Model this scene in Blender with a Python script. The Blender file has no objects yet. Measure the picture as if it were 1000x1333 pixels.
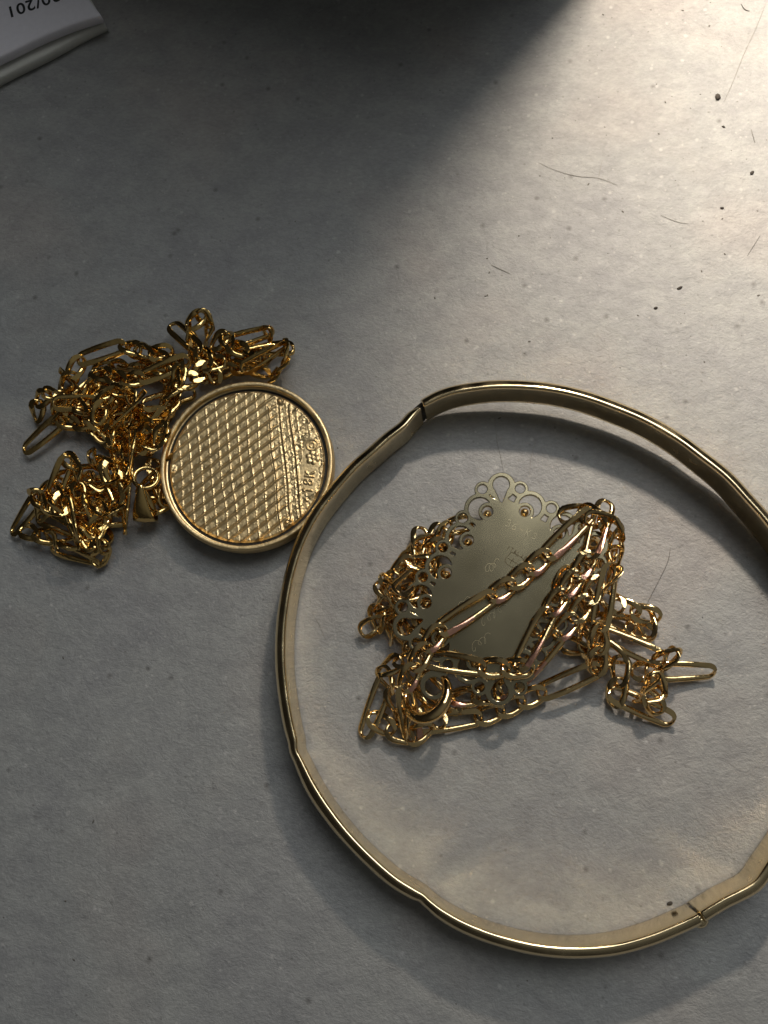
# Close-up of gold jewellery on a grey laminate counter.  1 unit = 1 cm.
import bpy, math, random
import numpy as np
from mathutils import Vector, Matrix

random.seed(7)
rng = np.random.RandomState(7)
sc = bpy.context.scene
COL = sc.collection
sc.unit_settings.scale_length = 0.01
R = math.radians

# ------------------------------------------------------------------ camera
F = 1153.0                       # focal length in pixels of the 1000 px wide photograph
D = 10.26                        # cm from lens to the centre of the table area
_n = Vector(((620 - 500) / F, -(950 - 666.5) / F, -1)).normalized()   # straight down, in camera axes
_z = -_n
_y = (Vector((0, 1, 0)) - _z * _z.y).normalized()
_x = _y.cross(_z)
RC = Matrix((_x, _y, _z))        # camera axes -> world axes
CAM = RC @ Vector((0, 0, D))
cd = bpy.data.cameras.new('camera')
cam = bpy.data.objects.new('camera', cd)
COL.objects.link(cam)
cam.matrix_world = Matrix.Translation(CAM) @ RC.to_4x4()
cd.sensor_fit = 'HORIZONTAL'
cd.sensor_width = 36.0
cd.lens = 36.0 * F / 1000.0
cd.clip_start = 0.1
cd.clip_end = 2000
cd.dof.use_dof = True
cd.dof.focus_distance = D * 0.965
cd.dof.aperture_fstop = 9.0
sc.camera = cam


def P(px, py, z=0.0):
    """The point at height z (cm) that stands at photograph pixel (px, py)."""
    d = RC @ Vector(((px - 500) / F, -(py - 666.5) / F, -1))
    t = (z - CAM.z) / d.z
    return CAM + d * t


# ------------------------------------------------------------------ light
w = bpy.data.worlds.new('World')
sc.world = w
w.use_nodes = True
wn, wl = w.node_tree.nodes, w.node_tree.links
bg = wn['Background']
tc = wn.new('ShaderNodeTexCoord')
sx = wn.new('ShaderNodeSeparateXYZ')
wl.new(tc.outputs['Generated'], sx.inputs[0])
cr = wn.new('ShaderNodeValToRGB')
cr.color_ramp.elements[0].position = 0.0
cr.color_ramp.elements[0].color = (0.07, 0.066, 0.06, 1)
cr.color_ramp.elements[1].position = 1.0
cr.color_ramp.elements[1].color = (0.74, 0.76, 0.72, 1)
e = cr.color_ramp.elements.new(0.45)
e.color = (0.14, 0.135, 0.125, 1)
lean = wn.new('ShaderNodeMath')            # the room is lighter towards the right and front
lean.operation = 'MULTIPLY_ADD'
lean.inputs[1].default_value = 0.55
wl.new(sx.outputs['X'], lean.inputs[0])
wl.new(sx.outputs['Z'], lean.inputs[2])
lean2 = wn.new('ShaderNodeMath')
lean2.operation = 'MULTIPLY_ADD'
lean2.inputs[1].default_value = -0.30
wl.new(sx.outputs['Y'], lean2.inputs[0])
wl.new(lean.outputs[0], lean2.inputs[2])
half = wn.new('ShaderNodeMath')
half.operation = 'MULTIPLY'
half.inputs[1].default_value = 0.86
half.use_clamp = True
wl.new(lean2.outputs[0], half.inputs[0])
wl.new(half.outputs[0], cr.inputs[0])
wl.new(cr.outputs[0], bg.inputs['Color'])
bg.inputs['Strength'].default_value = 0.15


def area(name, loc, target, size, power, color, shape='DISK'):
    l = bpy.data.lights.new(name, 'AREA')
    l.shape = shape
    l.size = size
    l.energy = power
    l.color = color
    o = bpy.data.objects.new(name, l)
    COL.objects.link(o)
    o.location = loc
    o.rotation_euler = (Vector(target) - Vector(loc)).to_track_quat('-Z', 'Y').to_euler()
    return o


LAMP = Vector((3.35, 9.2, 9.6))
area('desk_lamp_light', LAMP, (3.6, 8.4, 0), 1.2, 2550, (1.0, 0.86, 0.70)).data.spread = R(124)
area('ceiling_light', (26, 50, 82), (0, 0, 0), 60, 41000, (0.93, 0.96, 0.965), 'SQUARE')

sc.view_settings.view_transform = 'Standard'
sc.view_settings.look = 'None'
sc.view_settings.exposure = 0.0
sc.view_settings.gamma = 1.0
sc.cycles.use_denoising = True
sc.cycles.max_bounces = 10
sc.cycles.glossy_bounces = 8
sc.cycles.diffuse_bounces = 4
sc.cycles.caustics_reflective = True
sc.cycles.blur_glossy = 0.2
sc.cycles.sample_clamp_indirect = 20.0


# ------------------------------------------------------------------ materials
def new_mat(name):
    m = bpy.data.materials.new(name)
    m.use_nodes = True
    nt = m.node_tree
    return m, nt, nt.nodes['Principled BSDF']


def metal(name, col, rough, bump=0.0, bscale=8.0, var=0.25, scratch=0.0):
    m, nt, b = new_mat(name)
    b.inputs['Metallic'].default_value = 1.0
    t = nt.nodes.new('ShaderNodeTexCoord')
    n = nt.nodes.new('ShaderNodeTexNoise')
    n.inputs['Scale'].default_value = bscale
    n.inputs['Detail'].default_value = 5
    nt.links.new(t.outputs['Object'], n.inputs['Vector'])
    mr = nt.nodes.new('ShaderNodeMapRange')
    mr.inputs[1].default_value = 0.3
    mr.inputs[2].default_value = 0.7
    mr.inputs[3].default_value = rough * (1 - var)
    mr.inputs[4].default_value = rough * (1 + var * 1.6)
    nt.links.new(n.outputs['Fac'], mr.inputs[0])
    nt.links.new(mr.outputs[0], b.inputs['Roughness'])
    mx = nt.nodes.new('ShaderNodeMix')
    mx.data_type = 'RGBA'
    mx.inputs[6].default_value = (*[c * 0.88 for c in col], 1)
    mx.inputs[7].default_value = (*[min(1, c * 1.06) for c in col], 1)
    nt.links.new(n.outputs['Fac'], mx.inputs[0])
    nt.links.new(mx.outputs[2], b.inputs['Base Color'])
    if bump:
        n2 = nt.nodes.new('ShaderNodeTexNoise')
        n2.inputs['Scale'].default_value = bscale * 2.5
        n2.inputs['Detail'].default_value = 3
        mp = nt.nodes.new('ShaderNodeMapping')
        if scratch:
            mp.inputs['Scale'].default_value = (1, scratch, 1)
        nt.links.new(t.outputs['Object'], mp.inputs[0])
        nt.links.new(mp.outputs[0], n2.inputs['Vector'])
        bp = nt.nodes.new('ShaderNodeBump')
        bp.inputs['Strength'].default_value = bump
        bp.inputs['Distance'].default_value = 0.01
        nt.links.new(n2.outputs['Fac'], bp.inputs['Height'])
        nt.links.new(bp.outputs[0], b.inputs['Normal'])
    return m


def plain(name, col, rough=0.6, metallic=0.0, noise=0.0, nscale=20):
    m, nt, b = new_mat(name)
    b.inputs['Base Color'].default_value = (*col, 1)
    b.inputs['Roughness'].default_value = rough
    b.inputs['Metallic'].default_value = metallic
    if noise:
        t = nt.nodes.new('ShaderNodeTexCoord')
        n = nt.nodes.new('ShaderNodeTexNoise')
        n.inputs['Scale'].default_value = nscale
        n.inputs['Detail'].default_value = 6
        nt.links.new(t.outputs['Object'], n.inputs['Vector'])
        mx = nt.nodes.new('ShaderNodeMix')
        mx.data_type = 'RGBA'
        mx.inputs[6].default_value = (*[c * (1 - noise) for c in col], 1)
        mx.inputs[7].default_value = (*[c * (1 + noise) for c in col], 1)
        nt.links.new(n.outputs['Fac'], mx.inputs[0])
        nt.links.new(mx.outputs[2], b.inputs['Base Color'])
        bp = nt.nodes.new('ShaderNodeBump')
        bp.inputs['Strength'].default_value = 0.25
        bp.inputs['Distance'].default_value = 0.01
        nt.links.new(n.outputs['Fac'], bp.inputs['Height'])
        nt.links.new(bp.outputs[0], b.inputs['Normal'])
    return m


G_CHAIN = metal('chain_gold', (0.82, 0.60, 0.30), 0.085, 0.22, 10)
G_PINK_REFL = metal('pink_reflection_face', (0.90, 0.50, 0.36), 0.18, 0.2, 12)  # pink reflection on the cut faces, put into the base colour
G_CHAIN2 = metal('interreflected_gold', (0.76, 0.53, 0.21), 0.10, 0.3, 9)  # deeper yellow-orange: the heap's interreflected light put into the base colour
G_BANGLE = metal('bangle_gold', (0.88, 0.71, 0.43), 0.16, 0.14, 3.5, 0.5)
G_MEDAL = metal('medallion_gold', (0.86, 0.65, 0.35), 0.38, 0.25, 14)
G_PLATE = metal('plate_gold', (0.48, 0.42, 0.275), 0.15, 0.0, 1.0, 0.2)
G_DARK = plain('dark_gap', (0.02, 0.016, 0.01), 0.5, 0.3)
G_SCR = metal('engraving', (0.60, 0.52, 0.34), 0.42)


def table_material():
    m, nt, b = new_mat('grey_laminate')
    N, L = nt.nodes, nt.links
    t = N.new('ShaderNodeTexCoord')

    def noise(scale, det=6, rough=0.6, stretch=None, rot=0.0, dist=0.0):
        n = N.new('ShaderNodeTexNoise')
        n.inputs['Scale'].default_value = scale
        n.inputs['Detail'].default_value = det
        n.inputs['Roughness'].default_value = rough
        n.inputs['Distortion'].default_value = dist
        mp = N.new('ShaderNodeMapping')
        mp.inputs['Rotation'].default_value = (0, 0, rot)
        if stretch:
            mp.inputs['Scale'].default_value = stretch
        L.new(t.outputs['Object'], mp.inputs[0])
        L.new(mp.outputs[0], n.inputs['Vector'])
        return n.outputs['Fac']

    def ramp(src, stops):
        r = N.new('ShaderNodeValToRGB')
        r.color_ramp.elements[0].position = stops[0][0]
        r.color_ramp.elements[0].color = (*stops[0][1], 1)
        r.color_ramp.elements[1].position = stops[-1][0]
        r.color_ramp.elements[1].color = (*stops[-1][1], 1)
        for p, c in stops[1:-1]:
            r.color_ramp.elements.new(p).color = (*c, 1)
        L.new(src, r.inputs[0])
        return r.outputs[0]

    def mix(fac, a, c, mode='MIX'):
        x = N.new('ShaderNodeMix')
        x.data_type = 'RGBA'
        x.blend_type = mode
        if isinstance(fac, float):
            x.inputs[0].default_value = fac
        else:
            L.new(fac, x.inputs[0])
        for k, v in ((6, a), (7, c)):
            if isinstance(v, tuple):
                x.inputs[k].default_value = (*v, 1)
            else:
                L.new(v, x.inputs[k])
        return x.outputs[2]

    big = ramp(noise(0.45, 3, 0.5), [(0.35, (0.285, 0.287, 0.292)), (0.5, (0.302, 0.306, 0.304)), (0.65, (0.320, 0.308, 0.300))])
    mid = ramp(noise(2.3, 5, 0.62, (1, 1.5, 1), 0.6, 0.4), [(0.34, (0.87, 0.865, 0.87)), (0.64, (1.07, 1.065, 1.05))])
    fine = ramp(noise(13, 4, 0.65, (1, 1.8, 1), 0.5), [(0.30, (0.86, 0.86, 0.86)), (0.72, (1.12, 1.12, 1.11))])
    c = mix(1.0, big, mid, 'MULTIPLY')
    c = mix(1.0, c, fine, 'MULTIPLY')
    # fine dark flecks in the laminate print and pale mineral grains
    for scale, rad, col, lo in ((2.8, 0.07, (0.12, 0.115, 0.11), 0.35), (6.0, 0.07, (0.17, 0.165, 0.16), 0.35), (4.0, 0.07, (0.46, 0.45, 0.44), 0.3), (9.0, 0.09, (0.42, 0.41, 0.40), 0.4)):
        v = N.new('ShaderNodeTexVoronoi')
        v.inputs['Scale'].default_value = scale
        mp = N.new('ShaderNodeMapping')
        mp.inputs['Location'].default_value = (scale * 3.1, scale, 0)
        L.new(t.outputs['Object'], mp.inputs[0])
        L.new(mp.outputs[0], v.inputs['Vector'])
        mr = N.new('ShaderNodeMapRange')
        mr.inputs[1].default_value = rad * 0.4
        mr.inputs[2].default_value = rad * 1.8
        mr.inputs[3].default_value = 0.75
        mr.inputs[4].default_value = 0.0
        L.new(v.outputs['Distance'], mr.inputs[0])
        gt = N.new('ShaderNodeMath')
        gt.operation = 'GREATER_THAN'
        gt.inputs[1].default_value = lo
        sp = N.new('ShaderNodeSeparateColor')
        L.new(v.outputs['Color'], sp.inputs[0])
        L.new(sp.outputs[0], gt.inputs[0])
        mu = N.new('ShaderNodeMath')
        mu.operation = 'MULTIPLY'
        L.new(mr.outputs[0], mu.inputs[0])
        L.new(gt.outputs[0], mu.inputs[1])
        c = mix(mu.outputs[0], c, col)
    L.new(c, b.inputs['Base Color'])
    rr = N.new('ShaderNodeMapRange')
    rr.inputs[3].default_value = 0.40
    rr.inputs[4].default_value = 0.54
    L.new(noise(5, 5), rr.inputs[0])
    L.new(rr.outputs[0], b.inputs['Roughness'])
    b.inputs['IOR'].default_value = 1.5
    # relief: soft orange peel, diagonal pits and fine grain
    ad = N.new('ShaderNodeMath')
    ad.operation = 'MULTIPLY_ADD'
    ad.inputs[1].default_value = 0.36
    L.new(noise(30, 3, 0.6, (1, 1.3, 1), 0.5), ad.inputs[0])
    L.new(noise(5.5, 8, 0.72, (1, 1.2, 1), 0.6, 0.5), ad.inputs[2])
    bp = N.new('ShaderNodeBump')
    bp.inputs['Strength'].default_value = 0.75
    bp.inputs['Distance'].default_value = 0.026
    L.new(ad.outputs[0], bp.inputs['Height'])
    L.new(bp.outputs[0], b.inputs['Normal'])
    return m


# ------------------------------------------------------------------ helpers
def tag(o, label=None, cat=None, group=None, kind=None):
    for k, v in (('label', label), ('category', cat), ('group', group), ('kind', kind)):
        if v:
            o[k] = v
    return o


def mesh(name, verts, faces, mat, parent=None, smooth=True):
    me = bpy.data.meshes.new(name)
    me.from_pydata([tuple(v) for v in verts], [], faces)
    me.materials.append(mat)
    me.update()
    if smooth:
        me.polygons.foreach_set('use_smooth', [True] * len(me.polygons))
    o = bpy.data.objects.new(name, me)
    COL.objects.link(o)
    if parent:
        o.parent = parent
        o.matrix_parent_inverse = parent.matrix_world.inverted() if parent.matrix_world != Matrix.Identity(4) else Matrix.Identity(4)
    return o


def empty(name, loc=(0, 0, 0)):
    o = bpy.data.objects.new(name, None)
    COL.objects.link(o)
    o.location = loc
    o.matrix_world = Matrix.Translation(loc)
    o.empty_display_size = 0.2
    return o


def catmull(pts, n=12, closed=False):
    pts = [np.array(p, float) for p in pts]
    out = []
    m = len(pts)
    rngi = range(m if closed else m - 1)
    for i in rngi:
        if closed:
            p0, p1, p2, p3 = pts[(i - 1) % m], pts[i], pts[(i + 1) % m], pts[(i + 2) % m]
        else:
            p0, p1, p2, p3 = pts[max(i - 1, 0)], pts[i], pts[i + 1], pts[min(i + 2, m - 1)]
        for k in range(n):
            t = k / n
            out.append(0.5 * (2 * p1 + (p2 - p0) * t + (2 * p0 - 5 * p1 + 4 * p2 - p3) * t * t + (3 * p1 - p0 - 3 * p2 + p3) * t ** 3))
    if not closed:
        out.append(pts[-1])
    return np.array(out)


def tube(name, pts, rad, mat, parent=None, seg=8, closed=False):
    """A tube along pts; rad is a number or one per point."""
    pts = [Vector(p) for p in pts]
    m = len(pts)
    rads = rad if hasattr(rad, '__len__') else [rad] * m
    verts, faces = [], []
    up = Vector((0.123, 0.31, 1)).normalized()
    for i, p in enumerate(pts):
        a = pts[(i + 1) % m] if closed or i < m - 1 else pts[i]
        b_ = pts[i - 1] if closed or i > 0 else pts[i]
        t = (a - b_).normalized()
        s = t.cross(up)
        s = s.normalized() if s.length > 1e-4 else Vector((1, 0, 0))
        u = s.cross(t)
        for k in range(seg):
            an = 2 * math.pi * k / seg
            verts.append(p + (s * math.cos(an) + u * math.sin(an)) * rads[i])
    for i in range(m if closed else m - 1):
        j = (i + 1) % m
        for k in range(seg):
            l = (k + 1) % seg
            faces.append((i * seg + k, j * seg + k, j * seg + l, i * seg + l))
    if not closed:
        faces.append(tuple(range(seg)))
        faces.append(tuple(range(len(verts) - 1, len(verts) - seg - 1, -1)))
    return mesh(name, verts, faces, mat, parent)


# ------------------------------------------------------------------ table
def build_table():
    s = 70
    v = [(-s, -s, 0), (s, -s, 0), (s, s, 0), (-s, s, 0), (-s, -s, -3), (s, -s, -3), (s, s, -3), (-s, s, -3)]
    f = [(0, 1, 2, 3), (7, 6, 5, 4), (0, 4, 5, 1), (1, 5, 6, 2), (2, 6, 7, 3), (3, 7, 4, 0)]
    o = mesh('tabletop', v, f, table_material(), smooth=False)
    tag(o, 'grey speckled laminate counter top under all the jewellery', kind='structure')


# ------------------------------------------------------------------ unseen block added to shade the far left of the counter
def build_shade_blocker():
    """Tall black block added beyond the top edge of the picture to cut off the lamp."""
    root = empty('shade_blocker', P(700, -560))
    tag(root, 'tall black block added out of view beyond the paper to shade the counter', 'shade blocker')
    a = Vector((2.99, 7.78, 0))
    u = Vector((-1, 0.35, 0)).normalized()
    n = Vector((0.35, 1, 0)).normalized()
    W, T, Hh = 15.0, 3.0, 8.95
    r = 0.2
    prof = []
    for cx, cy, a0 in ((-r, r, -90), (-r, T - r, 0), (-W + r, T - r, 90), (-W + r, r, 180)):
        for k in range(5):
            an = R(a0 + 22.5 * k)
            prof.append((cx + r * math.cos(an), cy + r * math.sin(an)))
    rings = [(0.0, 0.0), (Hh - 0.25, 0.0), (Hh, 0.25)]
    verts, faces = [], []
    m = len(prof)
    for z, ins in rings:
        for (x, y) in prof:
            x2 = x + (ins if x < -W / 2 else -ins)
            y2 = y + (ins if y < T / 2 else -ins)
            verts.append(a + u * (-x2) + n * y2 + Vector((0, 0, z)))
    for i in range(len(rings) - 1):
        for k in range(m):
            l = (k + 1) % m
            faces.append((i * m + k, i * m + l, (i + 1) * m + l, (i + 1) * m + k))
    faces.append(tuple(range(2 * m, 3 * m)))
    mesh('body', verts, faces, plain('blocker_black', (0.018, 0.018, 0.02), 0.5, noise=0.3, nscale=9), root, smooth=False)
    hp = catmull([a + u * 5 + n * 2 + Vector((0, 0, Hh)), a + u * 5.3 + n * 2 + Vector((0, 0, Hh + 1.2)), a + u * 11.7 + n * 2 + Vector((0, 0, Hh + 1.2)), a + u * 12 + n * 2 + Vector((0, 0, Hh))], 6)
    tube('blocker_bar', hp, 0.25, G_DARK, root)


# ------------------------------------------------------------------ paper
def build_paper():
    root = empty('folded_paper', P(40, -30))
    tag(root, 'folded white paper slip with printed date at the top left corner', 'paper')
    pm = plain('paper', (0.78, 0.76, 0.82), 0.85, noise=0.06, nscale=14)
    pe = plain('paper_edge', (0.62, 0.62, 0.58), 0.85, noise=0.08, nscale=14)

    def slab(name, edge, z0, z1, mat, right):
        """edge: px points of the near top edge at z1, left to right; right: far right point."""
        e = catmull([(*p, 0) for p in edge], 6)
        near = [P(p[0], p[1], z1) for p in e]
        far_r = P(*right, z1)
        back = Vector((-0.42, 0.9, 0)).normalized() * 7
        prof = [(0.0, z0), (0.05, z0 + 0.0)]
        verts, faces = [], []
        H_ = z1 - z0
        sec = [(0.06, z0), (0.015, z0 + 0.12 * H_), (-0.005, z0 + 0.5 * H_), (0.0, z0 + 0.85 * H_), (0.018, z1 - 0.006), (0.05, z1), ]
        for p in near:
            bd = (far_r - near[-1]).normalized()
            for off, z in sec:
                q = p + bd * off
                verts.append((q.x, q.y, z))
            for k in range(1, 7):
                q = p + bd * (0.05 + k * 0.42)
                verts.append((q.x, q.y, z1))
        m = len(sec) + 6
        for i in range(len(near) - 1):
            for k in range(m - 1):
                faces.append((i * m + k, (i + 1) * m + k, (i + 1) * m + k + 1, i * m + k + 1))
        # right-hand side wall
        n0 = len(verts)
        last = (len(near) - 1) * m
        for k in range(m):
            v = verts[last + k]
            verts.append((v[0], v[1], z0))
        for k in range(m - 1):
            faces.append((last + k, n0 + k, n0 + k + 1, last + k + 1))
        return mesh(name, verts, faces, mat, root)

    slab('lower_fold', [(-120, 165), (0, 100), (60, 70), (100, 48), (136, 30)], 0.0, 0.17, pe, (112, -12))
    slab('upper_fold', [(-120, 128), (0, 73), (45, 51), (90, 32), (131, 19)], 0.19, 0.36, pm, (110, -8))
    # printed date, seen upside down
    cu = bpy.data.curves.new('date', 'FONT')
    cu.body = '/30/201'
    cu.size = 0.26
    cu.offset = 0.004
    cu.extrude = 0.001
    cu.align_x = 'LEFT'
    cu.space_character = 1.08
    t = bpy.data.objects.new('date_tmp', cu)
    COL.objects.link(t)
    dg = bpy.context.evaluated_depsgraph_get()
    me = bpy.data.meshes.new_from_object(t.evaluated_get(dg))
    bpy.data.objects.remove(t)
    a, b_ = P(12, 10, 0.36), P(61, -7, 0.36)
    dirv = (a - b_)
    ang = math.atan2(dirv.y, dirv.x)
    me.materials.clear()
    me.materials.append(plain('print_ink', (0.015, 0.015, 0.018), 0.7))
    o = bpy.data.objects.new('printed_date', me)
    COL.objects.link(o)
    base = P(84, -16, 0.362)
    o.matrix_world = Matrix.Translation(base) @ Matrix.Rotation(ang, 4, 'Z')
    mw = o.matrix_world.copy()
    o.parent = root
    o.matrix_parent_inverse = Matrix.Translation(root.location).inverted()
    o.matrix_basis = mw
    return o


# ------------------------------------------------------------------ bangle
def build_bangle():
    root = empty('hinged_bangle', P(700, 880))
    tag(root, 'pale gold hinged bangle standing open on the counter around the pendant', 'bangle')
    HB = 0.56                        # band width = standing height
    TH = 0.15

    def sweep(name, ctrl, mat, prof, parent, caps=True, n=10):
        """ctrl rows: px, py of the top inner edge, lift of the band off the table, dome factor, height factor."""
        c = catmull(ctrl, n)
        pts, lift, dome, hf = [], [], [], []
        for row in c:
            z1 = row[2] + HB * row[4]
            q = P(row[0], row[1], z1)
            pts.append(Vector((q.x, q.y, 0)))
            lift.append(row[2]); dome.append(row[3]); hf.append(row[4])
        verts, faces = [], []
        m = len(prof)
        cen = P(700, 880)
        for i, p in enumerate(pts):
            t = (pts[min(i + 1, len(pts) - 1)] - pts[max(i - 1, 0)]).normalized()
            o_ = Vector((t.y, -t.x, 0))
            if o_.dot(p - cen) < 0:
                o_ = -o_
            for r, z in prof:
                q = p + o_ * (r * dome[i])
                verts.append((q.x, q.y, lift[i] + z * hf[i]))
        for i in range(len(pts) - 1):
            for k in range(m):
                l = (k + 1) % m
                faces.append((i * m + k, (i + 1) * m + k, (i + 1) * m + l, i * m + l))
        if caps:
            faces.append(tuple(range(m)))
            faces.append(tuple(range(len(verts) - 1, len(verts) - m - 1, -1)))
        return mesh(name, verts, faces, mat, parent)

    prof = [(0.0, 0.03), (-0.004, 0.10), (0.004, HB * 0.5), (-0.004, HB - 0.06), (-0.001, HB - 0.02), (0.010, HB - 0.004),
            (0.024, HB), (0.040, HB - 0.003), (0.050, HB - 0.010)]
    for k in range(1, 12):
        a = math.pi * (0.5 - k / 12)
        prof.append((0.052 + (TH - 0.052) * math.cos(a) ** 0.9, HB / 2 + (HB / 2 - 0.014) * math.sin(a)))
    prof += [(0.04, 0.012), (0.015, 0.0)]

    up_ctrl = [(553, 528, 0.054, .95, 0.951), (575, 517, 0.081, 1, 0.927), (600, 510, 0.108, 1, 0.903), (640, 505, 0.135, 1, 0.878), (680, 505, 0.149, 1, 0.866), (720, 509, 0.149, 1, 0.866), (760, 518, 0.149, 1, 0.866),
               (800, 532, 0.135, 1, 0.878), (840, 549, 0.135, 1, 0.878), (880, 572, 0.121, 1, 0.891), (915, 598, 0.108, 1, 0.903), (945, 622, 0.081, 1, 0.927), (972, 651, 0.054, 1, 0.951), (1000, 683, 0.027, 1, 0.976),
               (1030, 724, 0.000, 1, 1.000), (1058, 780, 0.000, 1, 1.000), (1075, 850, 0.000, 1, 1.000), (1078, 920, 0.000, 1, 1.000), (1070, 985, 0.000, 1, 1.000), (1050, 1045, 0.000, 1, 1.000),
               (1022, 1090, 0.000, 1, 1.000), (1000, 1122, 0.000, 1, 1.000), (986, 1143, 0.000, 1, 1.000), (975, 1152, 0.000, 1, 1.000), (960, 1160, 0.000, 1, 1.000), (940, 1170, 0.000, 1, 1.000), (912, 1187, 0.000, 1, 1.000)]
    lo_ctrl = [(548, 532, 0, .55, .97), (540, 541, 0, .9, .97), (527, 556, 0, .95, .99), (508, 571, 0, 1, 1), (490, 587, 0, 1, 1), (465, 609, 0, 1, 1), (440, 637, 0, 1, 1), (415, 670, 0, 1, 1), (396, 706, 0, 1, 1),
               (383, 745, 0, 1, 1), (375, 785, 0, 1, 1), (371, 825, 0, 1, 1), (371, 865, 0, 1, 1), (375, 905, 0, 1, 1), (381, 940, 0, 1, 1), (386, 962, 0, .95, 1), (387, 976, 0, .85, 1),
               (393, 988, 0, .9, 1), (410, 1021, 0, 1.05, 1), (430, 1052, 0, 1.05, 1), (455, 1084, 0, 1, 1), (485, 1115, 0, 1, 1), (515, 1141, 0, 1, 1), (540, 1157, 0, .95, 1), (552, 1164, 0, .85, 1), (562, 1173, 0, .85, 1),
               (580, 1186, 0, .95, 1), (610, 1202, 0, 1, 1), (650, 1217, 0, 1, 1), (700, 1229, 0, 1, 1), (750, 1233, 0, 1, 1), (800, 1229, 0, 1, 1), (845, 1217, 0, 1, 1), (880, 1203, 0, 1, 1), (900, 1194, 0, 1, 1), (908, 1190, 0, 1, 1)]
    a = sweep('band_half', up_ctrl, G_BANGLE, prof, root)
    b_ = sweep('band_half', lo_ctrl, G_BANGLE, prof, root)
    # clasp: dark slot and tongue where the two halves meet
    slot = [(0.012, 0.10), (0.012, HB - 0.08), (0.10, HB - 0.12), (0.10, 0.12)]
    sweep('clasp_tongue', [(544, 536, 0, 1, 1), (550, 531, 0, 1, 1), (556, 526, .02, 1, 1)], G_DARK, slot, root, n=4)
    # hinge knuckle with its pin
    q = P(909, 1190, HB)
    cen = P(700, 880)
    o_ = (Vector((q.x, q.y, 0)) - Vector((cen.x, cen.y, 0))).normalized()
    hp = Vector((q.x, q.y, 0)) + o_ * 0.085
    tube('hinge_knuckle', [hp + Vector((0, 0, z)) for z in (0.06, 0.09, HB - 0.14, HB - 0.09)], [0.06, 0.084, 0.084, 0.05], G_BANGLE, root, 16)
    tube('hinge_pin', [hp + Vector((0, 0, z)) for z in (HB - 0.10, HB - 0.08, HB - 0.07)], [0.03, 0.03, 0.015], G_BANGLE, root, 12)
    # saw-cut line of the hinge on the inner wall
    sweep('hinge_gap', [(908.5, 1189.5, 0, 1, 1), (909.5, 1189, 0, 1, 1), (911, 1188, 0, 1, 1)], G_DARK, [(-0.006, 0.2), (-0.006, HB - 0.12), (0.02, HB - 0.12), (0.02, 0.2)], root, n=2)


# ------------------------------------------------------------------ chain links
def link_mesh(name, a, b, wr, tw, clampz, mat, rose=None, seg=30, ring=16, wide=1.25):  # rose: (painted pink reflection material, side)
    """A curb link: oval loop of wire twisted about its long axis and ground flat on both faces."""
    verts, faces = [], []
    c = []
    ns_ = seg // 6                                     # points on each straight rail
    na = (seg - 2 * ns_) // 2                         # points on each end
    e_ = b * 1.0
    l_ = a - e_

    def end(th):
        ct, st = math.cos(th), math.sin(th)
        return e_ * math.copysign(abs(ct) ** 0.88, ct), b * math.copysign(abs(st) ** 0.88, st)
    for k in range(na):
        x_, y_ = end(-math.pi / 2 + math.pi * (k + .5) / na)
        c.append((l_ + x_, y_))
    for k in range(ns_):
        c.append((l_ - 2 * l_ * (k + 1) / (ns_ + 1), b))
    for k in range(na):
        x_, y_ = end(math.pi / 2 + math.pi * (k + .5) / na)
        c.append((-l_ + x_, y_))
    for k in range(ns_):
        c.append((-l_ + 2 * l_ * (k + 1) / (ns_ + 1), -b))
    seg = len(c)
    for i in range(seg):
        x, y = c[i]
        x0, y0 = c[i - 1]
        x1, y1 = c[(i + 1) % seg]
        t = Vector((x1 - x0, y1 - y0, 0)).normalized()
        s = Vector((t.y, -t.x, 0))
        for k in range(ring):
            an = 2 * math.pi * k / ring
            wf = 0.74 + 0.62 * abs(t.x) ** 1.5
            q = Vector((x, y, 0)) + s * (wr * wf * math.cos(an)) + Vector((0, 0, wr * math.sin(an)))
            ph = tw * max(-1, min(1, q.x / a))
            yy = q.y * math.cos(ph) - q.z * math.sin(ph)
            zz = q.y * math.sin(ph) + q.z * math.cos(ph)
            zz = max(-clampz, min(clampz, zz))
            verts.append((q.x, yy, zz))
    for i in range(seg):
        j = (i + 1) % seg
        for k in range(ring):
            l = (k + 1) % ring
            faces.append((i * ring + k, j * ring + k, j * ring + l, i * ring + l))
    me = bpy.data.meshes.new(name)
    me.from_pydata(verts, [], faces)
    me.materials.append(mat)
    me.update()
    me.polygons.foreach_set('use_smooth', [True] * len(me.polygons))
    # keep the ground facets crisp
    me.set_sharp_from_angle(angle=R(25))
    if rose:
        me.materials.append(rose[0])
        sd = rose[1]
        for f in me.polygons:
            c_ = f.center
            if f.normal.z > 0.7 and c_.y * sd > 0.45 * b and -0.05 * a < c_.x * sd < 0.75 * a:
                f.material_index = 1  # these facets carry the painted pink reflection
    return me


def link_set(mat, rose=None, sc_=1.0, wire=1.0):  # rose: material of the painted pink reflection
    out = []
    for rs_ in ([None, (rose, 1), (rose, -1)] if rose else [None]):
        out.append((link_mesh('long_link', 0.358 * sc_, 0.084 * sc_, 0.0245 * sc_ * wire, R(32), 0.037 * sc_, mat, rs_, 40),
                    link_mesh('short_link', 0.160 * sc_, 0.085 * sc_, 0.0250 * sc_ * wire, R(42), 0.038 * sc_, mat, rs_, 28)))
    return out


PITCH = {'figaro': (0.655, 0.245)}


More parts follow.
